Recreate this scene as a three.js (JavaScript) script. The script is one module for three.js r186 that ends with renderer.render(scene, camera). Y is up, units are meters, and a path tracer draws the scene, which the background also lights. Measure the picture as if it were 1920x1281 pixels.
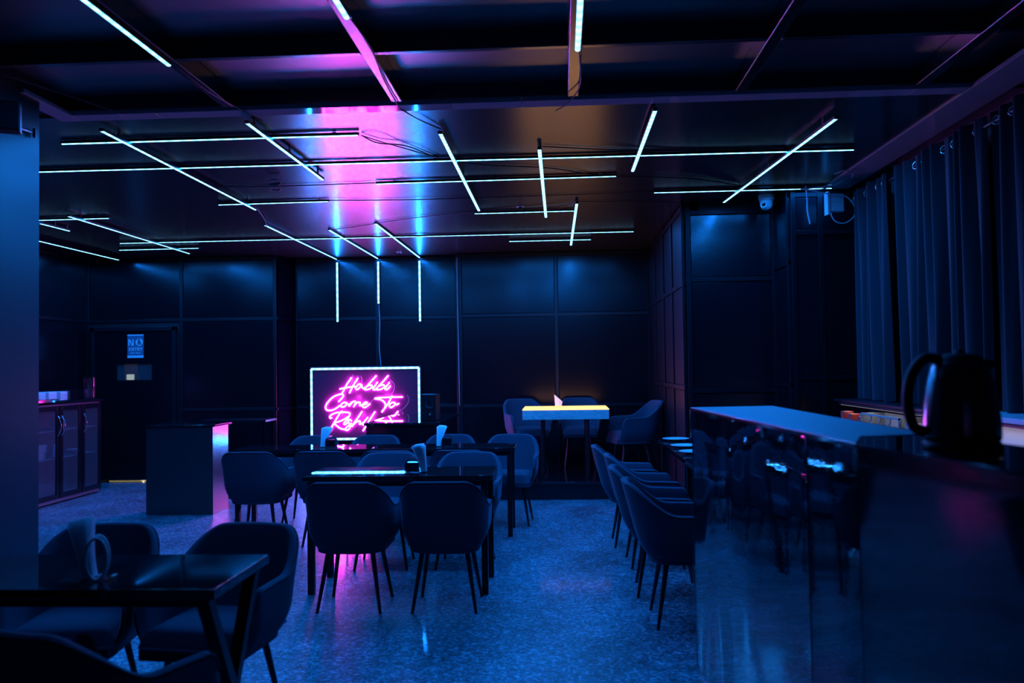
import * as THREE from 'three';
import { RectAreaLightUniformsLib } from 'three/addons/lights/RectAreaLightUniformsLib.js';
import { RoundedBoxGeometry } from 'three/addons/geometries/RoundedBoxGeometry.js';
import { mergeGeometries } from 'three/addons/utils/BufferGeometryUtils.js';

// ---------------------------------------------------------------- camera, exposure, light levels
const scene = new THREE.Scene();
scene.background = new THREE.Color(0, 0, 0);
const camera = new THREE.PerspectiveCamera(43.63, 1920 / 1281, 0.05, 60);
camera.position.set(0, 1.5, 0);
camera.rotation.set(THREE.MathUtils.degToRad(1.68), THREE.MathUtils.degToRad(3.2), THREE.MathUtils.degToRad(-0.82), 'YXZ');
camera.focus = 7.2;
camera.userData.fStop = 2.0;
const renderer = new THREE.WebGLRenderer({ antialias: true });
renderer.toneMapping = THREE.LinearToneMapping;
renderer.toneMappingExposure = 1.0;
renderer.shadowMap.enabled = true;
RectAreaLightUniformsLib.init();
const LED_COLOR = new THREE.Color().setRGB(0.0, 0.2, 1.0);   // deep blue-cyan of the strips
const LED_POWER = 165;                                          // radiance of the strips' light
const NEON = [165, 4.5, 120];                                   // pink tubes

// ---------------------------------------------------------------- helpers
let seed = 20;
const rnd = () => { seed = (seed * 1664525 + 1013904223) % 4294967296; return seed / 4294967296; };
const V = (x, y, z) => new THREE.Vector3(x, y, z);
const used = {};
function numbered(name) { const n = used[name] = (used[name] ?? -1) + 1; return n ? name + '_' + String(n).padStart(3, '0') : name; }
function mesh(name, geo, mat, parent) {
  const g = Array.isArray(geo) ? (geo.length > 1 ? mergeGeometries(geo.map((x) => { const y = x.index ? x.toNonIndexed() : x; for (const k of Object.keys(y.attributes)) if (!['position', 'normal', 'uv'].includes(k)) y.deleteAttribute(k); return y; })) : geo[0]) : geo;
  const m = new THREE.Mesh(g, mat); m.castShadow = m.receiveShadow = true;
  if (parent && parent !== scene) { parent.userData.n ??= {}; const n = parent.userData.n[name] = (parent.userData.n[name] ?? -1) + 1; m.name = n ? name + '_' + String(n).padStart(3, '0') : name; parent.add(m); } else { m.name = numbered(name); scene.add(m); }
  return m;
}
function thing(name, label, category, pos = [0, 0, 0], turn = 0, group) {
  const o = new THREE.Group(); o.name = numbered(name); o.position.set(...pos); o.rotation.y = turn; scene.add(o);
  o.userData = { label, category }; if (group) o.userData.group = group; return o;
}
function tag(o, label, category, group) { o.userData.label = label; o.userData.category = category; if (group) o.userData.group = group; return o; }
function structure(name, pos = [0, 0, 0], turn = 0) { const o = new THREE.Group(); o.name = name; o.position.set(...pos); o.rotation.y = turn; o.userData = { kind: 'structure' }; scene.add(o); return o; }
function copy(o, label, pos, turn = 0, sy = 1) { const c = o.clone(); c.userData = { ...o.userData, label }; c.name = numbered(o.name.replace(/_\d{3}$/, '')); c.position.set(...pos); c.rotation.set(0, turn, 0); c.scale.y = sy; scene.add(c); return c; }
const box = (w, h, d, x = 0, y = 0, z = 0) => new THREE.BoxGeometry(w, h, d).translate(x, y, z);                 // centred
const slab = (x0, x1, y0, y1, z0, z1) => box(Math.abs(x1 - x0), Math.abs(y1 - y0), Math.abs(z1 - z0), (x0 + x1) / 2, (y0 + y1) / 2, (z0 + z1) / 2);
const rbox = (w, h, d, r, x = 0, y = 0, z = 0, s = 2) => new RoundedBoxGeometry(w, h, d, s, r).translate(x, y, z);
const rslab = (x0, x1, y0, y1, z0, z1, r = 0.004) => rbox(Math.abs(x1 - x0), Math.abs(y1 - y0), Math.abs(z1 - z0), r, (x0 + x1) / 2, (y0 + y1) / 2, (z0 + z1) / 2);
function tube(points, r, seg = 0, rad = 6) { const c = new THREE.CatmullRomCurve3(points.map((p) => p.isVector3 ? p : V(...p)), false, 'centripetal'); return new THREE.TubeGeometry(c, seg || Math.max(6, points.length * 6), r, rad, false); }
function rod(a, b, r0, r1 = r0, seg = 12) { const d = b.clone().sub(a), L = d.length(); const g = new THREE.CylinderGeometry(r1, r0, L, seg).translate(0, L / 2, 0); g.applyQuaternion(new THREE.Quaternion().setFromUnitVectors(V(0, 1, 0), d.normalize())); return g.translate(a.x, a.y, a.z); }
function bar(a, b, w, h) { const d = b.clone().sub(a), L = d.length(); const g = new THREE.BoxGeometry(w, L, h).translate(0, L / 2, 0); g.applyQuaternion(new THREE.Quaternion().setFromUnitVectors(V(0, 1, 0), d.normalize())); return g.translate(a.x, a.y, a.z); }
const lathe = (pts, seg = 32) => new THREE.LatheGeometry(pts.map((p) => new THREE.Vector2(...p)), seg);
function extrude(pts, depth, bevel = 0) { const s = new THREE.Shape(pts.map((p) => new THREE.Vector2(...p))); return new THREE.ExtrudeGeometry(s, { depth, bevelEnabled: bevel > 0, bevelSize: bevel, bevelThickness: bevel, bevelSegments: 2, curveSegments: 16 }); }
function grid(nu, nv, f, closeV = false) {   // surface through f(u index, v index) -> [x, y, z]
  const p = [], uv = [], id = [];
  for (let i = 0; i <= nu; i++) for (let j = 0; j <= nv; j++) { p.push(...f(i, j)); uv.push(i / nu, j / nv); }
  for (let i = 0; i < nu; i++) for (let j = 0; j < nv; j++) { const a = i * (nv + 1) + j, b = a + nv + 1; id.push(a, b, a + 1, b, b + 1, a + 1); }
  const g = new THREE.BufferGeometry(); g.setAttribute('position', new THREE.Float32BufferAttribute(p, 3)); g.setAttribute('uv', new THREE.Float32BufferAttribute(uv, 2)); g.setIndex(id); g.computeVertexNormals(); return g;
}
function hash(x, y, s) { let h = Math.imul(x, 374761393) + Math.imul(y, 668265263) + Math.imul(s, 2147483647); h = Math.imul(h ^ (h >>> 13), 1274126177); return ((h ^ (h >>> 16)) >>> 0) / 4294967296; }
function noise(x, y, s, per) { const xi = Math.floor(x), yi = Math.floor(y), fx = x - xi, fy = y - yi, w = (t) => t * t * (3 - 2 * t), m = (v) => ((v % per) + per) % per;
  const a = hash(m(xi), m(yi), s), b = hash(m(xi + 1), m(yi), s), c = hash(m(xi), m(yi + 1), s), d = hash(m(xi + 1), m(yi + 1), s); return (a + (b - a) * w(fx)) * (1 - w(fy)) + (c + (d - c) * w(fx)) * w(fy); }
function texture(size, f, color = true, h = size) {
  const d = new Uint8Array(size * h * 4);
  for (let y = 0; y < h; y++) for (let x = 0; x < size; x++) { const v = f(x / size, y / h), c = Array.isArray(v) ? v : [v, v, v]; for (let k = 0; k < 3; k++) d[(y * size + x) * 4 + k] = Math.max(0, Math.min(255, c[k] * 255)); d[(y * size + x) * 4 + 3] = 255; }
  const t = new THREE.DataTexture(d, size, h); t.wrapS = t.wrapT = THREE.RepeatWrapping; t.magFilter = THREE.LinearFilter; if (color) t.colorSpace = THREE.SRGBColorSpace; t.needsUpdate = true; return t;
}
const lin = (r, g, b) => new THREE.Color().setRGB(r, g, b);
const std = (c, roughness, o = {}) => new THREE.MeshPhysicalMaterial({ color: lin(...c), roughness, ...o });

// ---------------------------------------------------------------- materials
const terrazzo = texture(1024, (u, v) => {
  const big = noise(u * 6, v * 6, 1, 6) * 0.5 + noise(u * 16, v * 16, 2, 16) * 0.3 + noise(u * 40, v * 40, 9, 40) * 0.2, a = noise(u * 170, v * 170, 3, 170), b = noise(u * 300, v * 300, 4, 300), c = noise(u * 90, v * 90, 6, 90);
  let k = 0.40 + (big - 0.5) * 0.30 + (c - 0.5) * 0.16; if (a > 0.72) k += 0.22; if (a < 0.25) k -= 0.15; if (b > 0.8) k += 0.16; if (b < 0.16) k -= 0.12;
  return [k * 0.8, k * 0.97, k * 1.06];
});
const fineRough = texture(512, (u, v) => 0.5 + (noise(u * 60, v * 60, 7, 60) - 0.5) * 0.5 + (noise(u * 12, v * 12, 8, 12) - 0.5) * 0.5, false);
const waveBump = texture(256, (u, v) => noise(u * 3, v * 2, 11, 6) * 0.7 + noise(u * 7, v * 3, 12, 21) * 0.3, false);
const weave = texture(256, (u, v) => 0.5 + (noise(u * 64, v * 64, 13, 64) - 0.5) * 0.8, false);
const marble = texture(512, (u, v) => { const w = noise(u * 4, v * 4, 14, 4) + noise(u * 9, v * 9, 15, 9) * 0.5 + noise(u * 22, v * 22, 16, 22) * 0.25, vein = Math.abs(Math.sin((u * 3 + w * 2.2) * Math.PI)); const k = 0.62 + 0.25 * Math.pow(vein, 0.4); return [k, k, k * 0.98]; });
const beads = texture(64, (u) => { const k = 0.5 + 0.5 * Math.cos(u * Math.PI * 2), s = Math.sqrt(k); return [0.68 + 0.32 * s, 0.8 + 0.2 * s, 0.85 + 0.15 * s]; }, true, 1);
const M = {
  floor: std([1, 1, 1], 0.42, { map: terrazzo, clearcoat: 0.35, clearcoatRoughness: 0.1 }),
  ceiling: std([0.006, 0.006, 0.008], 0.265, { ior: 2.7, anisotropy: 0.5, anisotropyRotation: Math.PI / 2 }),
  panel: std([0.004, 0.0045, 0.007], 0.2),
  frame: std([0.006, 0.007, 0.01], 0.34),
  deck: std([0.03, 0.03, 0.034], 0.36, { ior: 2.7 }),
  beam: std([0.012, 0.012, 0.014], 0.22, { ior: 2.3 }),
  trim: std([0.42, 0.42, 0.46], 0.06),
  pillar: std([0.036, 0.046, 0.062], 0.3, { specularIntensity: 0.85 }),
  gloss: std([0.008, 0.008, 0.010], 0.06),
  table: std([0.008, 0.008, 0.010], 0.016),
  acrylic: std([0.006, 0.006, 0.010], 0.03, { bumpMap: waveBump, bumpScale: 0.03 }),
  blackMatte: std([0.012, 0.012, 0.014], 0.6),
  sidePanel: std([0.004, 0.0045, 0.007], 0.45, { specularIntensity: 0.35 }),
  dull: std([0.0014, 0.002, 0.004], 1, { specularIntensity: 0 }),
  blackMetal: std([0.02, 0.02, 0.022], 0.32, { metalness: 0.6 }),
  velvet: std([0.026, 0.042, 0.068], 0.9, { sheen: 1, sheenColor: lin(0.16, 0.23, 0.32), sheenRoughness: 0.4, bumpMap: weave, bumpScale: 0.0006 }),
  chairLeg: std([0.016, 0.015, 0.015], 0.35),
  curtain: std([0.026, 0.031, 0.042], 0.9, { sheen: 0.5, sheenColor: lin(0.09, 0.1, 0.13), sheenRoughness: 0.5 }),
  chrome: std([0.6, 0.6, 0.62], 0.1, { metalness: 1 }),
  whitePlastic: std([0.62, 0.64, 0.66], 0.4),
  ceramic: std([0.7, 0.71, 0.72], 0.12),
  paper: std([0.95, 0.955, 0.96], 1, { transmission: 0.3, thickness: 0 }),
  cardboard: std([0.32, 0.29, 0.27], 0.8),
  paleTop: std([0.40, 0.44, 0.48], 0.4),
  marble: std([0.9, 0.92, 0.95], 0.35, { map: marble }),
  clear: std([0.92, 0.95, 0.97], 0.03, { transmission: 1, thickness: 0, ior: 1.49 }),
  smoked: std([0.25, 0.27, 0.3], 0.05, { transmission: 0.85, thickness: 0, ior: 1.49 }),
  doorGlass: std([0.75, 0.8, 0.85], 0.04, { transmission: 0.97, thickness: 0, ior: 1.5 }),
  desk: std([0.03, 0.03, 0.035], 0.2, { clearcoat: 0.4, clearcoatRoughness: 0.2 }),
  kettle: std([0.16, 0.16, 0.175], 0.2, { metalness: 0.9 }),
  cable: std([0.01, 0.01, 0.011], 0.45),
  whiteCable: std([0.55, 0.57, 0.6], 0.45),
};
const glow = (r, g, b, map) => new THREE.MeshStandardMaterial({ color: 0x000000, roughness: 0.5, emissive: lin(r, g, b), emissiveIntensity: 1, emissiveMap: map ?? null });
M.led = glow(0.98, 2.6, 4.2, beads);
M.cabinetFrame = std([0.006, 0.007, 0.01], 0.14);
M.neon = glow(...NEON);
M.onyx = glow(3.1, 1.35, 0.36);

// ---------------------------------------------------------------- room shell
const H = 3.06, BACK = -11.6;
{
  const f = mesh('floor', new THREE.BoxGeometry(10, 0.2, 15.4), M.floor); f.position.set(-2, -0.1, -4.6); f.userData.kind = 'structure';
  const p = f.geometry.attributes.position, uv = f.geometry.attributes.uv; for (let i = 0; i < p.count; i++) uv.setXY(i, p.getX(i) / 2.2, p.getZ(i) / 2.2);
}
// main ceiling: glossy black boards, each a little apart from the next
{
  const c = structure('ceiling');
  mesh('backing', slab(-7, 3.1, H + 0.02, H + 0.22, -12.3, -4.95), M.blackMatte, c);
  const xs = [-7, -4.6, -2.2, 0.2, 2.6, 3.1];
  mesh('board', slab(-7, 3.1, H, H + 0.03, -12.3, -5.02), M.ceiling, c);
}
// a wall of recessed satin panels between proud rails and stiles; local +x runs along it, local +z faces the room
function panelWall(name, pos, turn, len, cols, rows, top = H, sink = 0.14, backing = null, skip = () => false, panelMat = M.panel) {
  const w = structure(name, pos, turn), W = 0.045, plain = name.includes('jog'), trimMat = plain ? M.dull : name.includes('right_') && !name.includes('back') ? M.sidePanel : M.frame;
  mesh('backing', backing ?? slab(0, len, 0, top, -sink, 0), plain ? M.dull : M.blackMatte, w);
  for (const y of rows) mesh('rail', rslab(y < 2 && backing ? cols[1] : 0, len, y - W / 2, y + W / 2, 0, 0.026), trimMat, w);
  for (const x of cols) mesh('stile', rslab(Math.max(0, x - W / 2), Math.min(len, x + W / 2), 0, top, 0, 0.03), trimMat, w);
  for (let i = 0; i + 1 < cols.length; i++) for (let j = 0; j + 1 < rows.length; j++) if (!skip(i, j)) mesh('panel', rslab(cols[i] + W / 2 + 0.004, cols[i + 1] - W / 2 - 0.004, rows[j] + W / 2 + 0.004, rows[j + 1] - W / 2 - 0.004, 0, 0.014), panelMat, w);
  return w;
}
const ROWS = [0.05, 0.97, 2.2, H - 0.03];
panelWall('wall_back_left', [-6.5, 0, -11.4], 0, 2.68, [0.02, 1.34, 2.64], ROWS, H, 0.14,
  [slab(0, 0.455, 0.03, H, -0.14, 0), slab(0.955, 2.68, 0.03, H, -0.14, 0), slab(0.455, 0.955, 0.03, 1.388, -0.14, 0), slab(0.455, 0.955, 1.612, H, -0.14, 0), slab(0, 0.2, 0, 0.03, -0.14, 0), slab(1.2, 2.68, 0, 0.03, -0.14, 0)], (i, j) => i === 0 && j < 2);
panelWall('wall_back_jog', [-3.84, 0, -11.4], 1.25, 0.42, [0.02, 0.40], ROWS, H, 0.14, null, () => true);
panelWall('wall_back_middle', [-3.74, 0, -11.8], 0, 2.36, [0.04, 1.2, 2.33], ROWS);
panelWall('wall_back_right', [-1.38, 0, -11.6], 0, 2.62, [0.03, 1.34, 2.59], ROWS);
{ const t = mesh('trim_1', rslab(-1.4, -1.36, 0, H, -11.8, -11.56), M.frame); t.userData.kind = 'structure'; }
panelWall('wall_left', [-6.5, 0, -4.9], Math.PI / 2, 6.6, [0.02, 1.6, 3.2, 4.9, 6.56], ROWS);
panelWall('wall_right_rear', [1.22, 0, -11.6], -Math.PI / 2, 3.3, [0.03, 0.9, 1.75, 2.5, 3.27], [0.05, 1.27, 2.28, H - 0.05], H, 0.14, null, undefined, M.sidePanel);
panelWall('wall_right_return', [1.22, 0, -8.3], 0, 0.88, [0.03, 0.84], [0.05, 1.24, 2.31, H - 0.1]);
panelWall('wall_right_niche', [2.08, 0, -8.3], -Math.PI / 2, 0.55, [0.02, 0.53], [0.05, 1.3, 2.4, H - 0.06]);
panelWall('wall_right_end', [2.08, 0, -7.75], 0, 0.64, [0.02, 0.26, 0.6], [0.05, 1.36, 2.66, H - 0.06]);
{
  const w = structure('wall_right'); mesh('backing', slab(2.72, 2.9, 0, 3.4, -7.95, 3.2), M.blackMatte, w);
  const w2 = structure('wall_front_left'); mesh('backing', slab(-6.6, -2.94, 0, 3.05, -4.665, -3.4), M.pillar, w2); mesh('backing', slab(-3.8, -2.94, 0, 3.4, -3.4, 3.2), M.blackMatte, w2); mesh('bulkhead', slab(-3.8, -2.94, 3.05, 3.4, -4.86, -3.4), M.blackMatte, w2);
  const w4 = structure('wall_rear'); mesh('backing', slab(-3.0, 2.9, 0, 3.4, 3.0, 3.2), M.panel, w4);
}
// front zone: an open grid of thin black beams under satin boards
{
  const c = structure('ceiling_front'), DX = [-2.94, -1.94, -0.93, 0.1, 1.06, 2.07, 2.72], DZ = [-4.95, -4.15, -3.0, -1.85, -0.7, 0.45, 1.6, 3.0];
  mesh('backing', slab(-3.0, 2.9, 3.19, 3.45, -5.0, 3.2), M.blackMatte, c);
  for (let i = 0; i + 1 < DX.length; i++) for (let j = 0; j + 1 < DZ.length; j++) mesh('board', rslab(DX[i] + 0.003, DX[i + 1] - 0.003, 3.16, 3.19, DZ[j] + 0.003, DZ[j + 1] - 0.003, 0.003), M.deck, c);
  DX.slice(1, -1).forEach((x) => mesh('beam', rslab(x - 0.032, x + 0.032, H, 3.16, -4.93, 3.0, 0.005), M.beam, c));
  for (const z of DZ.slice(1, -1)) for (let i = 0; i + 1 < DX.length; i++) mesh('crosspiece', rslab(DX[i] + 0.034, DX[i + 1] - 0.034, H + 0.002, 3.16, z - 0.018, z + 0.018, 0.004), M.beam, c);
  mesh('header', rslab(-2.94, 2.72, H + 0.012, 3.16, -5.0, -4.935, 0.004), M.beam, c);
}
{ // pale strip that edges the lower ceiling
  const t = structure('trim_2');
  const cuts = [-2.92, -2.62, -2.4, -0.62, -0.2, 2.05, 2.36];
  for (let i = 0; i + 1 < cuts.length; i++) mesh('strip', rslab(cuts[i] + 0.001, cuts[i + 1] - 0.001, H - 0.012, H + 0.012, -5.06, -4.94, 0.003), M.trim, t);
  mesh('return_strip', rslab(-3.04, -2.922, H - 0.012, H + 0.012, -5.06, -4.5, 0.003), M.trim, t);
  const p = structure('trim_3');
  const pz = [-7.74, -6.1, -5.06, -3.6, -1.5];
  for (let i = 0; i + 1 < pz.length; i++) mesh('strip', rslab(2.36, 2.6, H - 0.014, H + 0.01, pz[i] + 0.001, pz[i + 1] - 0.001, 0.003), M.trim, p);
}
{ // door in the left part of the back wall
  const d = structure('door_1', [-5.82, 0, -11.37]);
  const x0 = -0.53, x1 = 0.56, sx0 = -0.225, sx1 = 0.275, y0 = 1.388, y1 = 1.612;
  mesh('leaf', [slab(x0, x1, 0.035, y0, 0, 0.045), slab(x0, x1, y1, 2.05, 0, 0.045), slab(x0, sx0, y0, y1, 0, 0.045), slab(sx1, x1, y0, y1, 0, 0.045)], M.panel, d);
  mesh('frame', [rslab(x0 - 0.05, x0, 0, 2.11, 0, 0.07), rslab(x1, x1 + 0.05, 0, 2.11, 0, 0.07), rslab(x0 - 0.05, x1 + 0.05, 2.055, 2.11, 0, 0.07)], M.frame, d);
}

// ---------------------------------------------------------------- LED strips
function ledStrip(label, a, b, out = [0, -1, 0], hang = 0.0, light = true) {
  const A = V(...a), B = V(...b), L = A.distanceTo(B), o = V(...out), t = thing('led_strip', label, 'light strip', a, 0, 'cyan light strips');
  const X = B.clone().sub(A).normalize(), Z = X.clone().cross(o).normalize();
  t.quaternion.setFromRotationMatrix(new THREE.Matrix4().makeBasis(X, o, Z));   // local x runs along, local y points out of the glowing face
  mesh('channel', [slab(0, L, -0.015, -0.002, -0.0145, 0.0145), slab(0, L, -0.002, 0.003, -0.0145, -0.0128), slab(0, L, -0.002, 0.003, 0.0128, 0.0145)], M.blackMetal, t);
  const d = new THREE.CylinderGeometry(0.0105, 0.0105, L - 0.006, 12, 1, true, 0, Math.PI).rotateZ(-Math.PI / 2).rotateX(0);
  const g = grid(1, 8, (i, j) => { const k = Math.PI * (j / 8); return [0.003 + i * (L - 0.006), Math.sin(k) * 0.008 - 0.001, -Math.cos(k) * 0.0125]; });
  const uv = g.attributes.uv; for (let i = 0; i < uv.count; i++) uv.setXY(i, uv.getX(i) * Math.max(1, Math.round(L / 0.088)), 0.5);
  mesh('diffuser', g, M.led, t);
  for (const x of [0, L]) mesh('end_cap', slab(x - 0.004, x + 0.004, -0.015, 0.005, -0.0128, 0.0128), M.blackMetal, t);
  if (hang > 0.001) for (const x of [L * 0.08, L * 0.5, L * 0.92]) mesh('clip', slab(x - 0.012, x + 0.012, -0.015 - hang, -0.014, -0.004, 0.004), M.blackMetal, t);
  if (light) { const l = new THREE.RectAreaLight(LED_COLOR, LED_POWER * 0.0205 / 0.003, L - 0.01, 0.003); l.position.set(L / 2, 0.0085, 0); l.rotation.set(Math.PI / 2, 0, 0); t.add(l); }
  return t;
}
const Y = 3.014, YL = 3.036, R = [
  ['short crosswise strip nearest the left front, ending under the pink glow', [-3.31, YL, -5.5], [-1.3, YL, -5.5]],
  ['longest crosswise strip, running almost the full ceiling width', [-3.95, YL, -6.25], [2.15, YL, -6.27]],
  ['crosswise strip in the ceiling middle, third row from the front', [-1.5, YL, -6.98], [0.48, YL, -6.93]],
  ['short crosswise strip at left centre touching the long slanting strip end', [-3.13, YL, -7.69], [-2.09, YL, -7.66]],
  ['short crosswise strip at ceiling centre joined to a small lengthwise strip', [-0.83, YL, -8.46], [0.16, YL, -8.44]],
  ['long crosswise strip near the back wall above the sign', [-5.21, YL, -9.85], [0.87, YL, -9.85]],
  ['short crosswise strip closest to the back wall, above the glowing table', [-0.6, YL, -10.4], [0.4, YL, -10.4]],
  ['short crosswise strip closest to the back wall at far left', [-5.51, YL, -10.4], [-4.48, YL, -10.38]],
  ['short crosswise strip beside the blue pillar, upper one of the far left', [-5.3, YL, -8.24], [-4.46, YL, -8.22]],
  ['crosswise strip running to the wiring box by the curtains', [0.86, YL, -7.64], [2.42, YL, -7.64]],
  ['lengthwise strip from the front edge at far left, crossing three rows', [-2.845, Y, -5.15], [-2.845, Y, -7.86]],
  ['lengthwise strip beside the pink glow, left of ceiling centre', [-1.89, Y, -5.08], [-1.87, Y, -6.68]],
  ['lengthwise strip right of the pink glow, crossing two rows', [-0.75, Y, -5.44], [-0.76, Y, -8.19]],
  ['lengthwise strip within the orange glow, crossing two rows', [-0.12, Y, -5.91], [-0.12, Y, -8.64]],
  ['short lengthwise strip starting at the pale front trim, right of centre', [0.59, Y, -5.08], [0.59, Y, -6.67]],
  ['slanting strip at far right nearest the curtains', [1.74, Y, -5.37], [1.56, Y, -8.07]],
  ['lengthwise strip at far left crossing the two shortest rear rows', [-4.72, Y, -7.95], [-4.74, Y, -10.69]],
  ['tiny lengthwise strip hugging the blue pillar edge', [-5.22, Y, -8.3], [-5.2, Y, -8.78]],
  ['lengthwise strip above the door in the far left corner', [-5.93, Y, -8.9], [-5.92, Y, -11.15]],
  ['ceiling strip leading to the left of three wall strips', [-3.1, YL, -8.84], [-3.1, YL, -11.74]],
  ['ceiling strip leading to the middle of three wall strips', [-2.52, YL, -9.24], [-2.52, YL, -11.74]],
  ['ceiling strip leading to the right of three wall strips', [-1.93, YL, -8.9], [-1.93, YL, -11.74]],
  ['small lengthwise strip above the glowing table', [0.18, Y, -7.94], [0.16, Y, -10.69]],
];
for (const [l, a, b] of R) ledStrip('cyan light strip: ' + l, a, b, [0, -1, 0], H - a[1] - 0.017);
ledStrip('cyan light strip: left of three standing upright on the back wall', [-3.09, 2.99, -11.74], [-3.09, 2.156, -11.74], [0, 0, 1]);
ledStrip('cyan light strip: shorter middle one of three upright on the back wall', [-2.51, 2.99, -11.74], [-2.51, 2.4, -11.74], [0, 0, 1]);
ledStrip('cyan light strip: right of three standing upright on the back wall', [-1.93, 2.99, -11.74], [-1.93, 2.143, -11.74], [0, 0, 1]);
ledStrip('cyan light strip: under the leftmost dark beam at top left', [-1.945, H - 0.016, -4.16], [-1.945, H - 0.016, -3.3], [0, -1, 0]);
ledStrip('cyan light strip: under the pink lit beam at the top', [-0.912, H - 0.016, -3.67], [-0.912, H - 0.016, -3.3], [0, -1, 0]);
ledStrip('cyan light strip: under the brown lit beam at the top', [0.11, H - 0.016, -4.15], [0.11, H - 0.016, -3.3], [0, -1, 0]);

// ---------------------------------------------------------------- neon sign
{
  const SZ = -11.7, t = thing('neon_sign', 'pink neon sign with handwritten words in a cyan light frame', 'neon sign', [-2.702, 0, SZ]);
  const x0 = -0.753, x1 = 0.753, y0 = 0.53, y1 = 1.503;
  mesh('backboard', rslab(x0 - 0.03, x1 + 0.03, y0 - 0.03, y1 + 0.03, -0.03, -0.018), std([0.034, 0.01, 0.045], 0.5), t);
  const edge = (ax, ay, bx, by) => {
    const A = V(ax, ay, 0), B = V(bx, by, 0), L = A.distanceTo(B), X = B.clone().sub(A).normalize(), O = V(0, 0, 1), Z = X.clone().cross(O);
    const m = new THREE.Matrix4().makeBasis(X, O, Z).setPosition(A);
    const s = mesh('light_frame', slab(0, L, -0.018, 0.0, -0.016, 0.016).applyMatrix4(m), M.blackMetal, t);
    const g = grid(1, 8, (i, j) => { const k = Math.PI * (j / 8); return [i * L, Math.sin(k) * 0.009, -Math.cos(k) * 0.014]; });
    const uv = g.attributes.uv; for (let i = 0; i < uv.count; i++) uv.setXY(i, uv.getX(i) * Math.round(L / 0.1), 0.5);
    mesh('diffuser', g.applyMatrix4(m), M.led, s);
    const l = new THREE.RectAreaLight(LED_COLOR, LED_POWER * 0.028 / 0.004, L - 0.01, 0.004); l.position.copy(A).add(B).multiplyScalar(0.5).add(V(0, 0, 0.0095)); l.quaternion.setFromRotationMatrix(new THREE.Matrix4().makeBasis(X, Z, O.clone().negate())); s.add(l);
  };
  edge(x0, y1, x1, y1); edge(x1, y1, x1, y0); edge(x1, y0, x0, y0); edge(x0, y0, x0, y1);
  // letter strokes, read in hundredths of a metre on the board (x from its middle, y from the floor)
  const fr = { A: [600, 690], B: [670, 690], C: [600, 730], D: [600, 762], E: [670, 732] };
  const toBoard = (f, x, y) => { const px = fr[f][0] + x / 17.45, py = fr[f][1] + y / 17.45; return V((px - 681.5) / 136.2, 1.503 - (py - 691 + 0.006 * (px - 681.5)) / 136.6, 0); };
  const stroke = (f, ...p) => { const q = []; for (let i = 0; i < p.length; i += 2) q.push(toBoard(f, p[i], p[i + 1])); return q; };
  const words = [
    [stroke('A', 965, 330, 800, 570, 720, 720, 645, 850), stroke('A', 590, 690, 760, 655, 960, 625, 1090, 610), stroke('A', 1180, 345, 1040, 560, 970, 690, 905, 815)],
    [stroke('A', 1310, 570, 1240, 530, 1150, 600, 1110, 690, 1165, 712, 1250, 640, 1312, 565, 1325, 640, 1370, 680, 1440, 635)],
    [stroke('B', 570, 270, 380, 480, 210, 670, 180, 710, 300, 710, 400, 660, 440, 590, 380, 570, 250, 612)],
    [stroke('B', 610, 480, 500, 640, 460, 690, 500, 725, 570, 700)],
    [stroke('B', 965, 270, 780, 480, 600, 660, 560, 710, 680, 720, 800, 670, 860, 600, 800, 565, 680, 600)],
    [stroke('B', 1005, 490, 900, 640, 860, 700, 905, 725, 970, 690, 1035, 610)],
    [stroke('C', 545, 405, 650, 290, 700, 200, 640, 165, 480, 200, 340, 270, 200, 400, 120, 520, 100, 620, 150, 690, 260, 700, 400, 660, 540, 570, 600, 530)],
    [stroke('C', 800, 450, 720, 440, 630, 500, 610, 570, 680, 590, 780, 530, 810, 470, 835, 505, 920, 490)],
    [stroke('C', 960, 440, 930, 500, 890, 560), stroke('C', 890, 560, 980, 450, 1060, 400, 1105, 420, 1080, 500, 1040, 580), stroke('C', 1060, 540, 1140, 460, 1220, 430, 1255, 450, 1232, 510, 1255, 545, 1320, 520)],
    [stroke('C', 1330, 530, 1430, 500, 1490, 455, 1430, 435, 1350, 500, 1330, 570, 1390, 610, 1480, 570, 1570, 490)],
    [stroke('E', 530, 275, 700, 255, 900, 245, 1150, 238, 1430, 236), stroke('E', 530, 290, 680, 310, 790, 360, 860, 440, 880, 520, 860, 560), stroke('E', 1090, 205, 1000, 380, 880, 560, 800, 660, 755, 720)],
    [stroke('E', 1190, 430, 1120, 410, 1030, 460, 1000, 530, 1040, 575, 1130, 540, 1190, 480, 1190, 430, 1225, 485, 1310, 455)],
    [stroke('D', 640, 170, 560, 260, 440, 450, 340, 620, 240, 815), stroke('D', 300, 385, 260, 400, 235, 350, 290, 290, 450, 220, 620, 205, 800, 205, 900, 235, 890, 320, 780, 400, 600, 490, 430, 540, 380, 560, 480, 660, 600, 740, 720, 770)],
    [stroke('D', 870, 370, 770, 490, 700, 590, 745, 610, 830, 540)],
    [stroke('D', 960, 500, 920, 450, 850, 480, 870, 550, 930, 640, 900, 720, 830, 790, 760, 790, 770, 730, 870, 640, 960, 580)],
    [stroke('D', 1310, 190, 1180, 380, 1060, 540, 980, 670), stroke('D', 1000, 640, 1100, 540, 1220, 490, 1250, 515, 1222, 590, 1260, 600, 1330, 560)],
    [stroke('D', 1500, 380, 1400, 500, 1340, 580, 1350, 620, 1380, 625)],
    [stroke('D', 1740, 200, 1640, 350, 1545, 490, 1420, 690, 1345, 810)],
    [stroke('E', 1280, 715, 1190, 830, 1100, 950)],
  ];
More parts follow.
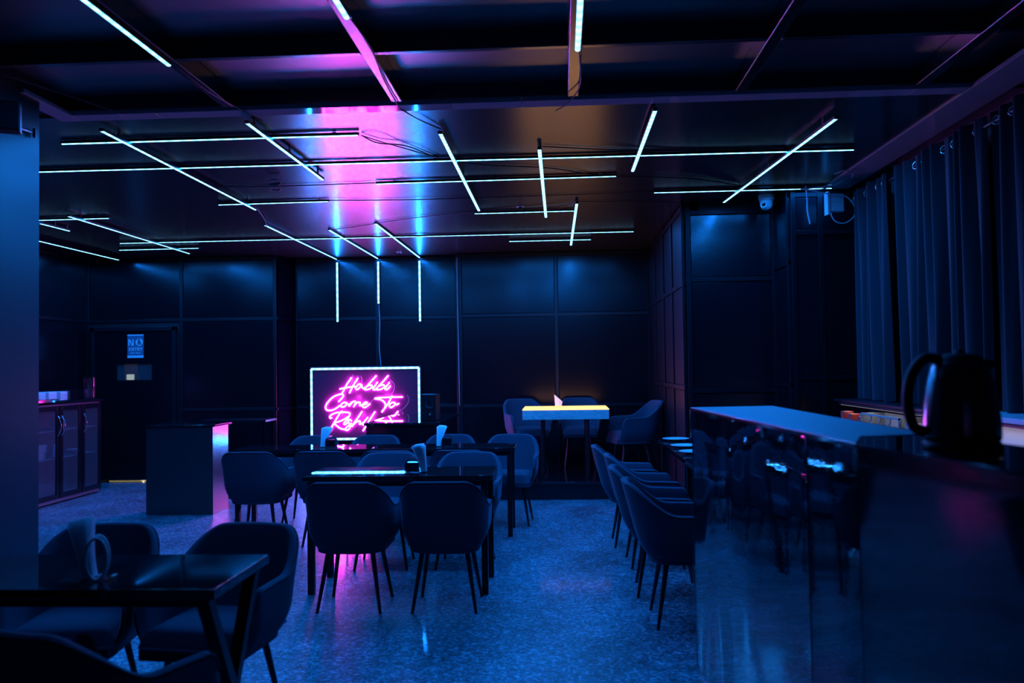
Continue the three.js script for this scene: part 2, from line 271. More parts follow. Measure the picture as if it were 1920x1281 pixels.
  for (const w of words) {
    const l = mesh('letter', w.map((q) => tube(q, 0.0079, Math.max(8, q.length * 8), 10).scale(1, 1, 0.28)), M.neon, t); 
    for (const q of w) { const e = [q[0], q[q.length - 1]].map((p) => new THREE.SphereGeometry(0.0079, 10, 8).scale(1, 1, 0.28).translate(p.x, p.y, p.z)); mesh('tube_end', e, M.neon, l); }
  }
  // lamps of the same pink just in front of the tubes
  for (const [x, y] of [[-0.18, 1.33], [0.1, 1.33], [-0.38, 1.08], [-0.1, 1.1], [0.3, 1.12], [-0.3, 0.83], [-0.05, 0.85], [0.08, 0.8]]) { const l = new THREE.PointLight(lin(1, 0.04, 0.72), 0.15); l.position.set(x, y, 0.05); l.shadow.radius = 0.6; t.add(l); }
  // thin feed wires that loop beside the letters
  const W = (...p) => tube(p.map(([x, y]) => V((x - 681.5) / 136.2, 1.503 - (y - 691) / 136.6, 0.004)), 0.0022, 20, 5);
  mesh('feed_wire', [W([659, 702], [657, 716], [652, 724], [646, 725]), W([669, 704], [667, 718], [663, 735]), W([674, 705], [676, 712], [674, 722]), W([729, 712], [737, 722], [736, 734], [729, 743]), W([762, 742], [765, 752], [758, 764], [748, 772]), W([690, 757], [700, 748]), W([638, 768], [640, 774], [637, 780]), W([752, 773], [755, 786])], M.whiteCable, t);
}

// ---------------------------------------------------------------- chairs
function makeChair() {
  const t = thing('tub_chair', '', 'chair', [0, 0, 0], 0, 'blue velvet tub chairs');
  const w = 0.245, d = 0.235, z0 = -0.02, arm = 0.22, th = 0.021;
  const half = 1.05, smooth = (a, b, x) => { const k = Math.min(1, Math.max(0, (x - a) / (b - a))); return k * k * (3 - 2 * k); };
  const plan = (s) => {       // s in [-1, 1]: from the tip of one arm round the back to the tip of the other
    const k = Math.abs(s), sg = Math.sign(s); let x, z;
    if (k < 0.68) { const a = k / 0.68 * Math.PI / 2, e = 0.62; x = w * Math.pow(Math.sin(a), e + 0.1); z = z0 - d * Math.pow(Math.cos(a), e); } else { x = w; z = z0 + (k - 0.68) / 0.32 * arm; }
    return [sg * x, z];
  };
  const at = (s, y, off) => {
    const e = 0.004, [x1, z1] = plan(Math.max(-1, s - e)), [x2, z2] = plan(Math.min(1, s + e)), [x, z] = plan(s);
    let nx = -(z2 - z1), nz = x2 - x1; const n = Math.hypot(nx, nz) || 1; nx = nx / n; nz = nz / n; if (nx * x + nz * (z - 0.05) < 0) { nx = -nx; nz = -nz; }
    const k = Math.abs(s), back = 1 - smooth(0.3, 0.75, k), h = Math.max(0, y - 0.44);
    const low = Math.max(0, 0.5 - y) / 0.13, flare = h * (0.05 + 0.13 * back) - 0.055 * low * low;
    return [x * (1 - 0.28 * h * back) + nx * (off + flare), y, z + nz * (off + flare) - h * 0.09 * back];
  };
  const topOf = (s) => { const k = Math.abs(s), a = 0.80 - 0.012 * k, m = 0.635 - 0.02 * (k - 0.5); return a + (m - a) * smooth(0.2, 0.66, k) - 0.09 * Math.pow(smooth(0.9, 1.0, k), 2); };
  const N = 72, outer = 9, cap = 6, inner = 8, ribs = (s) => 0.0045 * Math.pow(Math.abs(Math.sin(s * 30)), 0.5) * (1 - smooth(0.34, 0.44, Math.abs(s)));
  mesh('shell', grid(N, outer + cap + inner, (i, j) => {
    const s = -1 + 2 * i / N, tp = topOf(s), yt = tp - th, tipped = smooth(0.94, 1, Math.abs(s)), T = th * (1 - 0.75 * tipped);
    if (j <= outer) { const y = 0.372 + (yt - 0.372) * j / outer; return at(s, y, T); }
    if (j <= outer + cap) { const a = Math.PI * (j - outer) / (cap + 1); return at(s, yt + Math.sin(a) * th, T * Math.cos(a)); }
    const y = yt - (yt - 0.40) * (j - outer - cap) / inner; return at(s, y, -T + ribs(s));
  }), M.velvet, t);
  // piping along the rim
  const rim = []; for (let i = 2; i <= 60; i++) { const s = -0.97 + 1.94 * (i - 2) / 58; rim.push(V(...at(s, topOf(s) - th * 0.35, th * 0.93))); }
  mesh('piping', tube(rim, 0.0035, 120, 5), M.velvet, t);
  const shape = []; for (let i = 0; i <= 40; i++) { const s = -1 + 2 * i / 40, [x, y, z] = at(s, 0.375, 0.012); shape.push([x, z]); }
  const base = extrude([...shape, [0.2, 0.235], [-0.2, 0.235]].map(([x, z]) => [x, -z]), 0.035, 0.008).rotateX(-Math.PI / 2).translate(0, 0.362, 0);
  mesh('seat_base', base, M.velvet, t);
  mesh('seat_cushion', grid(20, 20, (i, j) => { const u = -1 + i / 10, v = -1 + j / 10, m = Math.max(Math.abs(u), Math.abs(v)), r = Math.hypot(u, v) || 1, k = 0.35 + 0.65 * (m * 1 / r * (1 - 0.0)), q = 1 - Math.pow(m, 7); return [u * 0.225 * (0.9 + 0.1 * k), 0.40 + 0.075 * Math.sqrt(q) + 0.012 * (1 - m * m), 0.02 + v * 0.215 * (0.9 + 0.1 * k)]; }), M.velvet, t);
  for (const [sx, sz] of [[-1, -1], [1, -1], [-1, 1], [1, 1]]) { const l = mesh('leg', rod(V(sx * 0.135, 0.375, sz * 0.125 - 0.0), V(sx * 0.195, 0.006, sz * 0.19), 0.017, 0.0095, 12), M.chairLeg, t); mesh('foot', new THREE.CylinderGeometry(0.009, 0.011, 0.008, 10).translate(sx * 0.196, 0.004, sz * 0.191), M.blackMatte, l); }
  return t;
}
const chair = makeChair(); let first = true;
function placeChair(label, x, z, turn, y = 0, sy = 1.03) {
  label = 'blue velvet tub chair: ' + label;
  if (first) { first = false; chair.userData.label = label; chair.position.set(x, y, z); chair.rotation.y = turn; chair.scale.y = sy; return chair; }
  return copy(chair, label, [x, y, z], turn, sy);
}
const PI = Math.PI;
placeChair('left one, its back to us, at the near middle table', -1.32, -5.41, PI);
placeChair('right one, its back to us, at the near middle table', -0.73, -5.41, PI);
placeChair('left one facing us behind the near middle table', -1.36, -6.5, 0.04);
placeChair('right one facing us behind the near middle table', -0.74, -6.5, -0.05);
placeChair('leftmost of the row with backs to us at the long table', -2.62, -7.33, PI + 0.02);
placeChair('second from left, back to us, at the long table', -2.0, -7.33, PI);
placeChair('third from left, back to us, at the long table', -1.43, -7.33, PI);
placeChair('rightmost with back to us at the long table', -0.83, -7.33, PI - 0.04);
placeChair('far side of the long table, behind the left napkin holder', -2.5, -8.3, 0);
placeChair('far side of the long table, below the pink lettering', -1.87, -8.3, 0);
placeChair('far side of the long table, behind the right napkin holder', -1.1, -8.3, 0.05);
placeChair('far side of the long table, at its right end', -0.5, -8.25, -0.06);
placeChair('nearest of the four in a row beside the dark bar', 0.72, -5.1, PI / 2);
placeChair('second of the four in a row beside the dark bar', 0.68, -5.76, PI / 2 - 0.06);
placeChair('third of the four in a row beside the dark bar', 0.69, -6.55, PI / 2 + 0.03);
placeChair('farthest of the four in a row beside the dark bar', 0.62, -7.27, PI / 2);
placeChair('facing us from behind the bottom left table, right one', -1.45, -3.54, -0.12, 0, 1.0);
placeChair('facing us from behind the bottom left table, left one', -2.05, -3.54, 0.14, 0, 1.0);
placeChair('back to us in the bottom left corner', -1.38, -2.53, PI - 0.34);
placeChair('on the black platform, left of the glowing table', -0.42, -10.85, 0.35, 0.2, 1.1);
placeChair('on the black platform, directly behind the glowing table', 0.24, -11.0, 0, 0.2, 1.1);
placeChair('on the black platform, side on, right of the glowing table', 0.82, -10.1, -PI / 2 + 0.25, 0.2, 1.1);

// ---------------------------------------------------------------- tables
function diningTable(name, label, x0, x1, z0, z1, cross = false, seam = false) {
  const t = thing(name, label, 'table', [(x0 + x1) / 2, 0, (z0 + z1) / 2]), w = (x1 - x0) / 2, d = (z0 - z1) / 2, h = 0.785;
  if (seam) { mesh('tabletop', rslab(-w, -0.002, h - 0.035, h, -d, d, 0.004), M.table, t); mesh('tabletop', rslab(0.002, w, h - 0.035, h, -d, d, 0.004), M.table, t); mesh('joint_strip', slab(-0.006, 0.006, h - 0.002, h + 0.0025, -d, d), M.chrome, t); } else mesh('tabletop', rslab(-w, w, h - 0.035, h, -d, d, 0.004), M.table, t);
  mesh('apron', [rslab(-w + 0.06, w - 0.06, h - 0.075, h - 0.036, d - 0.08, d - 0.06), rslab(-w + 0.06, w - 0.06, h - 0.075, h - 0.036, -d + 0.06, -d + 0.08)], M.blackMetal, t);
  for (const sx of seam ? [-1, 0, 1] : [-1, 1]) for (const sz of [-1, 1]) {
    const X = sx * (w - 0.05);
    if (cross) mesh('leg', bar(V(X, h - 0.036, sz * (d - 0.04)), V(X, 0, -sz * (d - 0.06)), 0.045, 0.04), M.blackMetal, t);
    else mesh('leg', bar(V(X, h - 0.036, sz * (d - 0.035)), V(X, 0, sz * (d - 0.03)), 0.042, 0.042), M.blackMetal, t);
  }
  return t;
}
diningTable('dining_table', 'small glossy black table in the middle reflecting a cyan bar', -1.73, -0.465, -5.63, -6.16);
diningTable('dining_table', 'long glossy black table with a centre joint and two napkin holders', -2.96, -0.41, -7.53, -8.0, false, true);
diningTable('dining_table', 'dark table at bottom left on crossed legs', -2.5, -1.14, -2.75, -3.28, true);
diningTable('dining_table', 'dark table beside the four-chair row, set with white plates', 0.92, 1.5, -5.0, -6.62);
diningTable('dining_table', 'far dark table by the right wall, set with plates and a glass', 0.92, 1.5, -6.66, -8.24);

function napkins(parent, n, h, w, fan, mat = M.paper) {
  const g = []; for (let i = 0; i < n; i++) { const k = n > 1 ? i / (n - 1) - 0.5 : 0, s = grid(3, 6, (a, b) => { const v = b / 6, u = a / 3 - 0.5; return [u * w * (0.8 + 0.45 * v * v) + 0.012 * Math.sin(i * 2.1) * v, v * h * (1 - 0.03 * (i % 3)), k * 0.03 + fan * (k * 0.8 - 0.55) * 1.6 * v * v + 0.004 * Math.sin(i * 1.7 + v * 4) * v]; }); g.push(s); const back = s.clone(); back.translate(0, 0, -0.0012); g.push(back); }
  return mesh('napkin', g, mat, parent);
}
function napkinHolder(label, pos, turn, h = 0.175) {
  const t = thing('napkin_holder', label, 'napkin holder', pos, turn, 'napkin holders');
  const out = [], inn = []; for (let i = 0; i <= 18; i++) { const a = PI * i / 18; out.push([Math.cos(a) * 0.048, 0.052 + Math.sin(a) * 0.05]); inn.push([Math.cos(a) * 0.043, 0.052 + Math.sin(a) * 0.045]); }
  mesh('base', rslab(-0.1, 0.05, 0, 0.008, -0.04, 0.04, 0.003), M.smoked, t);
  mesh('arch', extrude([...out, [-0.048, 0.006], [-0.043, 0.006], ...inn.reverse(), [0.043, 0.006], [0.048, 0.006]], 0.07).translate(0, 0, -0.035), M.smoked, t);
  mesh('panel', rslab(-0.043, 0.043, 0.006, 0.07, -0.03, 0.03, 0.003), M.gloss, t);
  const n = napkins(t, 11, h, 0.05, 0.085); n.rotation.z = -0.12; n.position.set(-0.078, 0.008, 0);
  return t;
}
napkinHolder('napkin holder with fanned tissues, left one on the long table', [-2.1, 0.785, -7.72], 0, 0.17);
napkinHolder('napkin holder with upright tissues, right one on the long table', [-1.03, 0.785, -7.7], 0, 0.175);
napkinHolder('napkin holder with tall tissues on the small middle table', [-1.02, 0.785, -5.82], PI, 0.19);
{
  const t = thing('napkin_holder', 'clear oval napkin holder with tissues on the bottom left table', 'napkin holder', [-1.6, 0.785, -2.88], 0.1, 'napkin holders');
  const ring = []; for (let i = 0; i <= 40; i++) { const a = PI * 2 * i / 40; ring.push(V(Math.cos(a) * 0.036, 0.075 + Math.sin(a) * 0.07, 0.02)); }
  mesh('ring', tube(ring, 0.005, 80, 8), M.ceramic, t); mesh('ring', tube(ring.map((p) => V(p.x - 0.015, p.y, -0.035)), 0.005, 80, 8), M.ceramic, t);
  mesh('base', rslab(-0.07, 0.045, 0, 0.01, -0.05, 0.04, 0.003), M.clear, t);
  const n = napkins(t, 7, 0.2, 0.05, 0.02); n.position.set(-0.03, 0.012, 0); n.rotation.z = 0.2;
}
// glowing table on its platform
{
  const p = thing('platform', 'low black platform under the glowing table', 'platform', [0.1, 0, -10.6]);
  mesh('deck', rslab(-1.32, 1.08, 0.17, 0.2, -0.95, 1.0, 0.004), M.gloss, p);
  mesh('riser', rslab(-1.3, 1.06, 0, 0.17, -0.93, 0.97, 0.004), M.panel, p);
  const t = thing('lit_table', 'small table with glowing yellow top and pale marbled sides', 'table', [0.055, 0.2, -10.2]);
  mesh('apron', [rslab(-0.495, 0.495, 0.685, 0.795, 0.385, 0.4, 0.003), rslab(-0.495, 0.495, 0.685, 0.795, -0.4, -0.385, 0.003), rslab(-0.495, -0.48, 0.685, 0.795, -0.385, 0.385, 0.003), rslab(0.48, 0.495, 0.685, 0.795, -0.385, 0.385, 0.003)], M.marble, t);
  mesh('glowing_top', [rslab(-0.478, 0.478, 0.775, 0.796, -0.383, 0.383, 0.003), rslab(-0.497, 0.497, 0.796, 0.803, -0.402, 0.402, 0.002)], M.onyx, t);
  mesh('underside', slab(-0.48, 0.48, 0.685, 0.7, -0.385, 0.385), M.blackMatte, t);
  const l = new THREE.RectAreaLight(lin(1, 0.42, 0.12), 0.8, 0.9, 0.7); l.position.set(0, 0.806, 0); l.rotation.x = PI / 2; t.add(l);
  for (const sx of [-0.27, 0.25]) for (const sz of [-0.3, 0.36]) mesh('leg', rslab(sx - 0.02, sx + 0.02, 0, 0.685, sz - 0.02, sz + 0.02, 0.004), M.blackMetal, t);
  const h = thing('napkin_holder', 'napkin holder with a folded white triangle on the glowing table', 'napkin holder', [-0.02, 1.004, -10.2], 0, 'napkin holders');
  mesh('box', [slab(-0.07, 0.02, 0, 0.005, -0.03, 0.03), slab(-0.07, -0.066, 0, 0.07, -0.03, 0.03), slab(-0.02, -0.016, 0, 0.07, -0.03, 0.03)], M.clear, h);
  const c = []; for (let i = 0; i <= 12; i++) { const a = PI / 2 * i / 12; c.push([Math.cos(a) * 0.075, Math.sin(a) * 0.085]); }
  mesh('fan_panel', extrude([[0, 0], ...c], 0.004).translate(0, 0, 0.024), M.clear, h); mesh('fan_panel', extrude([[0, 0], ...c], 0.004).translate(0, 0, -0.028), M.clear, h);
  mesh('napkin', extrude([[-0.045, 0.02], [-0.055, 0.155], [0.04, 0.07], [0.03, 0.02]], 0.008, 0.001), M.paper, h);
}
// plates and glass on the right-hand tables
{
  const prof = [[0, 0.004], [0.05, 0.004], [0.06, 0.0], [0.066, 0.003], [0.115, 0.016], [0.125, 0.019], [0.125, 0.022], [0.113, 0.019], [0.068, 0.008], [0, 0.008]];
  const put = (l, x, z) => { const t = tag(mesh('plate', lathe(prof, 40), M.ceramic), 'round white plate: ' + l, 'plate', 'white plates'); t.position.set(x, 0.786, z); return t; };
  put('farthest one on the tables beside the bar', 1.07, -8.08); put('second farthest one on the tables beside the bar', 1.06, -7.42); put('third farthest one on the tables beside the bar', 1.06, -6.9); put('nearest one on the tables beside the bar', 1.06, -6.1);
  const g = tag(mesh('drinking_glass', lathe([[0, 0.0], [0.03, 0], [0.036, 0.12], [0.034, 0.12], [0.028, 0.008], [0, 0.008]], 24), M.clear), 'clear straight drinking glass beside the farthest plate', 'glass'); g.position.set(1.23, 0.786, -8.06);
  const n = thing('napkin_stack', 'bunch of white tissues beside the second plate', 'napkins', [1.2, 0.786, -7.5], 0.5); const k = napkins(n, 5, 0.12, 0.05, 0.03); k.rotation.z = -0.5;
}

// ---------------------------------------------------------------- counters and cabinets
{ // dark counter in front of the sign
  const t = thing('dark_counter', 'black counter hiding the lower right of the sign', 'counter', [-1.64, 0, -9.55]);
  mesh('countertop', rslab(-0.4, 0.4, 0.905, 0.935, -0.8, 0.8, 0.004), M.table, t);
  mesh('front_panel', rslab(-0.375, 0.385, 0, 0.905, 0.75, 0.78), M.panel, t);
  for (const s of [-1, 1]) mesh('side_panel', rslab(s > 0 ? 0.365 : -0.385, s > 0 ? 0.385 : -0.365, 0, 0.905, -0.78, 0.75), M.panel, t);
}
{ // speaker on it
  const t = thing('speaker', 'black bookshelf speaker standing on the dark counter by the sign', 'speaker', [-1.4, 0.936, -9.12], -0.1);
  mesh('cabinet', rslab(-0.085, 0.085, 0, 0.28, -0.1, 0.09, 0.006), M.frame, t);
  const ring = (y, r) => { mesh('driver_ring', new THREE.TorusGeometry(r, 0.004, 8, 32).translate(0.018, y, 0.092), M.gloss, t); };
  ring(0.185, 0.055); ring(0.065, 0.028);
  mesh('woofer_cone', lathe([[0, -0.012], [0.018, -0.004], [0.05, 0.004], [0.054, 0.004]], 28).rotateX(PI / 2).translate(0.018, 0.185, 0.089), M.blackMatte, t);
  mesh('tweeter_dome', new THREE.SphereGeometry(0.017, 16, 10).translate(0.018, 0.065, 0.085), M.chrome, t);
  for (const y of [0.09, 0.075, 0.12]) mesh('control', rslab(-0.062, -0.045, y - 0.003, y + 0.003, 0.089, 0.094, 0.001), M.chrome, t);
}
{ // reception desk
  const t = thing('reception_desk', 'black box reception desk with a pink lit side', 'desk', [-3.99, 0, -8.97]);
  mesh('body', [rslab(-0.36, 0.355, 0, 0.915, -0.2, 0.22, 0.003)], M.desk, t);
  mesh('desk_top', rslab(-0.375, 0.385, 0.915, 0.937, -0.22, 0.235, 0.004), M.gloss, t);
  for (const [y, z] of [[0.84, 0.13], [0.865, -0.12]]) mesh('screw', new THREE.CylinderGeometry(0.005, 0.005, 0.002, 8).rotateZ(PI / 2).translate(0.356, y, z), M.chrome, t);
}
{ // console against the back wall
  const t = thing('console_table', 'narrow dark console against the back wall left of the sign', 'table', [-4.15, 0, -11.0]);
  mesh('tabletop', rslab(-0.5, 0.36, 0.83, 0.86, -0.22, 0.2, 0.004), M.sidePanel, t);
  for (const s of [-1, 1]) for (const z of [-0.18, 0.16]) mesh('leg', rslab(s * 0.39 - 0.085, s * 0.39 - 0.055, 0, 0.83, z - 0.015, z + 0.015), M.dull, t);
}
{ // glass-fronted sideboard on the left
  const FX = -5.77, t = thing('glass_cabinet', 'low dark sideboard with glass doors and curved chrome handles', 'cabinet', [FX, 0, -8.8], PI / 2);
  // local x runs to the back of the room reversed: local +z faces the room (+x in the world), local +x runs towards -z
  const L = 1.66, D = 0.46;
  mesh('carcass', [slab(-0.9, L, 0.02, 0.06, -D, -0.02), slab(-0.9, L, 1.12, 1.14, -D, -0.02), slab(-0.9, L, 0.02, 1.14, -D, -D + 0.02), slab(L - 0.02, L, 0.02, 1.14, -D, -0.02), slab(-0.9, -0.88, 0.02, 1.14, -D, -0.02)], std([0.10, 0.11, 0.13], 0.6), t);
  mesh('cabinet_top', rslab(-0.92, L + 0.02, 1.14, 1.17, -D - 0.01, 0.015, 0.004), M.gloss, t);
  for (const y of [0.52, 0.84]) mesh('shelf', slab(-0.88, L - 0.02, y - 0.01, y, -D + 0.02, -0.04), std([0.16, 0.17, 0.19], 0.5), t);
  const doors = [[-0.88, -0.32, 1], [-0.3, 0.26, 1], [0.28, 0.745, 1], [0.765, 1.2, -1], [1.22, 1.64, -1]];
  for (const [a, b, s] of doors) {
    const r = 0.055, d = mesh('door', [rslab(a, a + r, 0.06, 1.12, -0.02, 0.004, 0.003), rslab(b - r, b, 0.06, 1.12, -0.02, 0.004, 0.003), rslab(a + r, b - r, 0.06, 0.06 + r, -0.02, 0.004, 0.003), rslab(a + r, b - r, 1.12 - r, 1.12, -0.02, 0.004, 0.003)], M.cabinetFrame, t);
    mesh('glass', slab(a + r, b - r, 0.06 + r, 1.12 - r, -0.012, -0.008), M.doorGlass, d);
    const hx = s > 0 ? b - 0.028 : a + 0.028, pts = []; for (let i = 0; i <= 10; i++) { const k = i / 10; pts.push(V(hx, 0.78 + 0.22 * k, 0.004 + 0.035 * Math.sin(PI * k))); }
    mesh('handle', tube(pts, 0.006, 24, 8), M.chrome, d);
  }
  const W = (x, z) => [FX + z, -8.8 - x];
  const inside = (m, x, y, z, turn = 0) => { const [wx, wz] = W(x, z); m.position.set(wx, y, wz); m.rotation.y = turn; return m; };
  const carton = (l, w, h, d, x, y, z, turn) => { const c = mesh('carton', [rbox(w, h, d, 0.004, 0, h / 2, 0), rbox(w + 0.006, h * 0.25, d + 0.006, 0.003, 0, h * 0.86, 0)], M.cardboard); inside(c, x, y, z, turn); return tag(c, l, 'box', 'cartons in the sideboard'); };
  carton('grey lidded box, lower of two stacked behind the cabinet glass', 0.16, 0.085, 0.3, 0.5, 0.52, -0.17, 0.1); carton('grey lidded box, upper of two stacked behind the cabinet glass', 0.15, 0.08, 0.26, 0.52, 0.606, -0.17, -0.1); carton('pale box on the top shelf behind the middle cabinet door', 0.12, 0.09, 0.13, 0.97, 0.84, -0.15, 0.3);
  const bottle = (l, x, y, h, r) => { const b = mesh('bottle', lathe([[0, 0], [r, 0], [r, h * 0.62], [r * 0.4, h * 0.8], [r * 0.38, h * 0.96], [r * 0.46, h * 0.96], [r * 0.46, h], [0, h]], 20), M.whitePlastic); inside(b, x, y, -0.16); return tag(b, l, 'bottle', 'bottles in the sideboard'); };
  bottle('tall slim bottle on the lower shelf behind the middle glass door', 1.02, 0.52, 0.22, 0.028); bottle('short bottle left of the slim one behind the glass', 0.9, 0.52, 0.15, 0.035);
  const bowl = tag(mesh('bowl', lathe([[0, 0], [0.04, 0], [0.09, 0.03], [0.1, 0.045], [0.096, 0.045], [0.08, 0.03], [0, 0.008]], 28), M.ceramic), 'shallow bowl on the lower shelf behind the right glass door', 'bowl'); inside(bowl, 1.4, 0.52, -0.2);
  // on top: a clear bin, a jug and a tray
  const bin = thing('clear_bin', 'long clear acrylic bin on top of the sideboard', 'container', [FX - 0.18, 1.171, -9.5], PI / 2);
  for (const [n, g] of [['wall', slab(-0.55, 0.72, 0, 0.13, -0.16, -0.155)], ['wall', slab(-0.55, 0.72, 0, 0.13, 0.155, 0.16)], ['wall', slab(-0.55, -0.545, 0, 0.13, -0.155, 0.155)], ['wall', slab(0.715, 0.72, 0, 0.13, -0.155, 0.155)], ['divider', slab(0.3, 0.305, 0, 0.12, -0.155, 0.155)], ['base', slab(-0.55, 0.72, 0, 0.005, -0.155, 0.155)]]) mesh(n, g, M.clear, bin);
  for (let i = 0; i < 4; i++) { const c = thing('napkin_stack', 'stack of pale napkins in the clear bin, ' + ['nearest', 'second nearest', 'third', 'farthest'][i] + ' one', 'napkins', [FX - 0.18, 1.178, -9.1 - i * 0.22], 0.05 * i, 'napkin stacks in the clear bin'); mesh('sheets', [0, 1, 2, 3, 4].map((k) => rbox(0.2, 0.02, 0.19, 0.004, 0.003 * (k % 2), 0.011 + k * 0.0205, 0)), M.paper, c); }
  const jug = thing('glass_jug', 'tall clear jug standing at the end of the sideboard', 'jug', [FX - 0.1, 1.171, -10.36], -PI / 2 + 0.6);
  mesh('body', lathe([[0, 0], [0.062, 0], [0.068, 0.02], [0.07, 0.27], [0.067, 0.27], [0.064, 0.02], [0, 0.012]], 32), M.clear, jug);
  mesh('handle', tube([[0.066, 0.24, 0], [0.11, 0.235, 0], [0.118, 0.17, 0], [0.1, 0.1, 0], [0.066, 0.07, 0]], 0.008, 30, 8), M.clear, jug);
  const tray = thing('serving_tray', 'dark serving tray leaning out on the near sideboard top', 'tray', [FX - 0.02, 1.172, -9.1], PI / 2 - 0.1);
  mesh('plate', rbox(0.5, 0.014, 0.26, 0.006, 0, 0.03, 0), M.gloss, tray); mesh('foot', [box(0.45, 0.023, 0.02, 0, 0.0115, 0.08), box(0.45, 0.023, 0.02, 0, 0.0115, -0.08)], M.gloss, tray);
}
{ // near bar on the right
  const t = thing('bar_counter', 'tall glossy black bar counter with a pale top end', 'counter');
  const left = [[0.655, -4.33], [0.795, -2.35], [0.925, -1.6], [1.02, -0.85]], right = [[1.06, -4.4], [1.12, -2.5], [1.3, -1.5], [1.5, -0.7]];
  const face = (a, b, y0, y1, th, uvk = 1) => { const dx = b[0] - a[0], dz = b[1] - a[1], L = Math.hypot(dx, dz), g = slab(0, L, y0, y1, -th, 0); const uv = g.attributes.uv, p = g.attributes.position; for (let i = 0; i < p.count; i++) uv.setXY(i, p.getX(i) / 1.6 * uvk, p.getY(i) / 1.6 * uvk); return g.rotateY(Math.atan2(-dz, dx)).translate(a[0], 0, a[1]); };
  mesh('core', [face(left[0], left[1], 0, 1.262, 0.3), face(left[1], left[2], 0, 1.262, 0.3), face(left[2], left[3], 0, 1.262, 0.3)].map((g) => g.translate(0.03, 0, 0.0)), M.blackMatte, t);
  for (let i = 0; i < 3; i++) mesh('front_panel', face([left[i][0], left[i][1] + 0.003], [left[i + 1][0], left[i + 1][1] - 0.003], 0.004, 1.267, 0.012), i ? M.gloss : M.acrylic, t);
  mesh('end_panel', slab(0.657, 1.06, 0, 1.267, -4.35, -4.338), M.acrylic, t);
  mesh('corner_edge', rbox(0.016, 1.275, 0.016, 0.004, 0.655, 0.638, -4.336), M.clear, t);
  const top = (pts) => extrude(pts.map(([x, z]) => [x, -z]), 0.01, 0.001).rotateX(-PI / 2).translate(0, 1.269, 0);
  mesh('dark_top', top([[0.645, -4.345], [0.785, -2.34], [0.92, -1.6], [1.015, -0.85], [1.5, -0.7], [1.3, -1.5], [1.12, -2.5], [1.075, -4.41]]), M.gloss, t);
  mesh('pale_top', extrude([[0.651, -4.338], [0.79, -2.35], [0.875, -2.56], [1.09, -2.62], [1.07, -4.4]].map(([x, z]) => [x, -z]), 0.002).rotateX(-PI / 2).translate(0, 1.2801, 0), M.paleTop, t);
}
{ // kettle
  const t = thing('electric_kettle', 'dark shiny electric kettle out of focus on the bar', 'kettle', [1.0, 1.281, -2.2], 0.0);
  mesh('power_base', lathe([[0, 0], [0.088, 0], [0.09, 0.012], [0.084, 0.02], [0, 0.02]], 40), M.blackMatte, t);
  mesh('body', lathe([[0, 0.022], [0.088, 0.022], [0.09, 0.035], [0.089, 0.07], [0.084, 0.12], [0.076, 0.17], [0.066, 0.202], [0.055, 0.216], [0.05, 0.218]], 48), M.kettle, t);
  mesh('lid', lathe([[0.052, 0.215], [0.05, 0.226], [0.035, 0.234], [0.012, 0.237], [0.012, 0.244], [0, 0.246]], 40), M.blackMatte, t);
  mesh('handle', tube([[-0.045, 0.218, 0.0], [-0.08, 0.225, 0.0], [-0.112, 0.195, 0.0], [-0.128, 0.14, 0.0], [-0.126, 0.085, 0.0], [-0.112, 0.05, 0.0], [-0.085, 0.04, 0.0]], 0.014, 48, 10), M.blackMatte, t);
  mesh('spout', extrude([[0.045, 0.17], [0.082, 0.214], [0.045, 0.216]], 0.03, 0.006).translate(0, 0, -0.015), M.kettle, t);
}

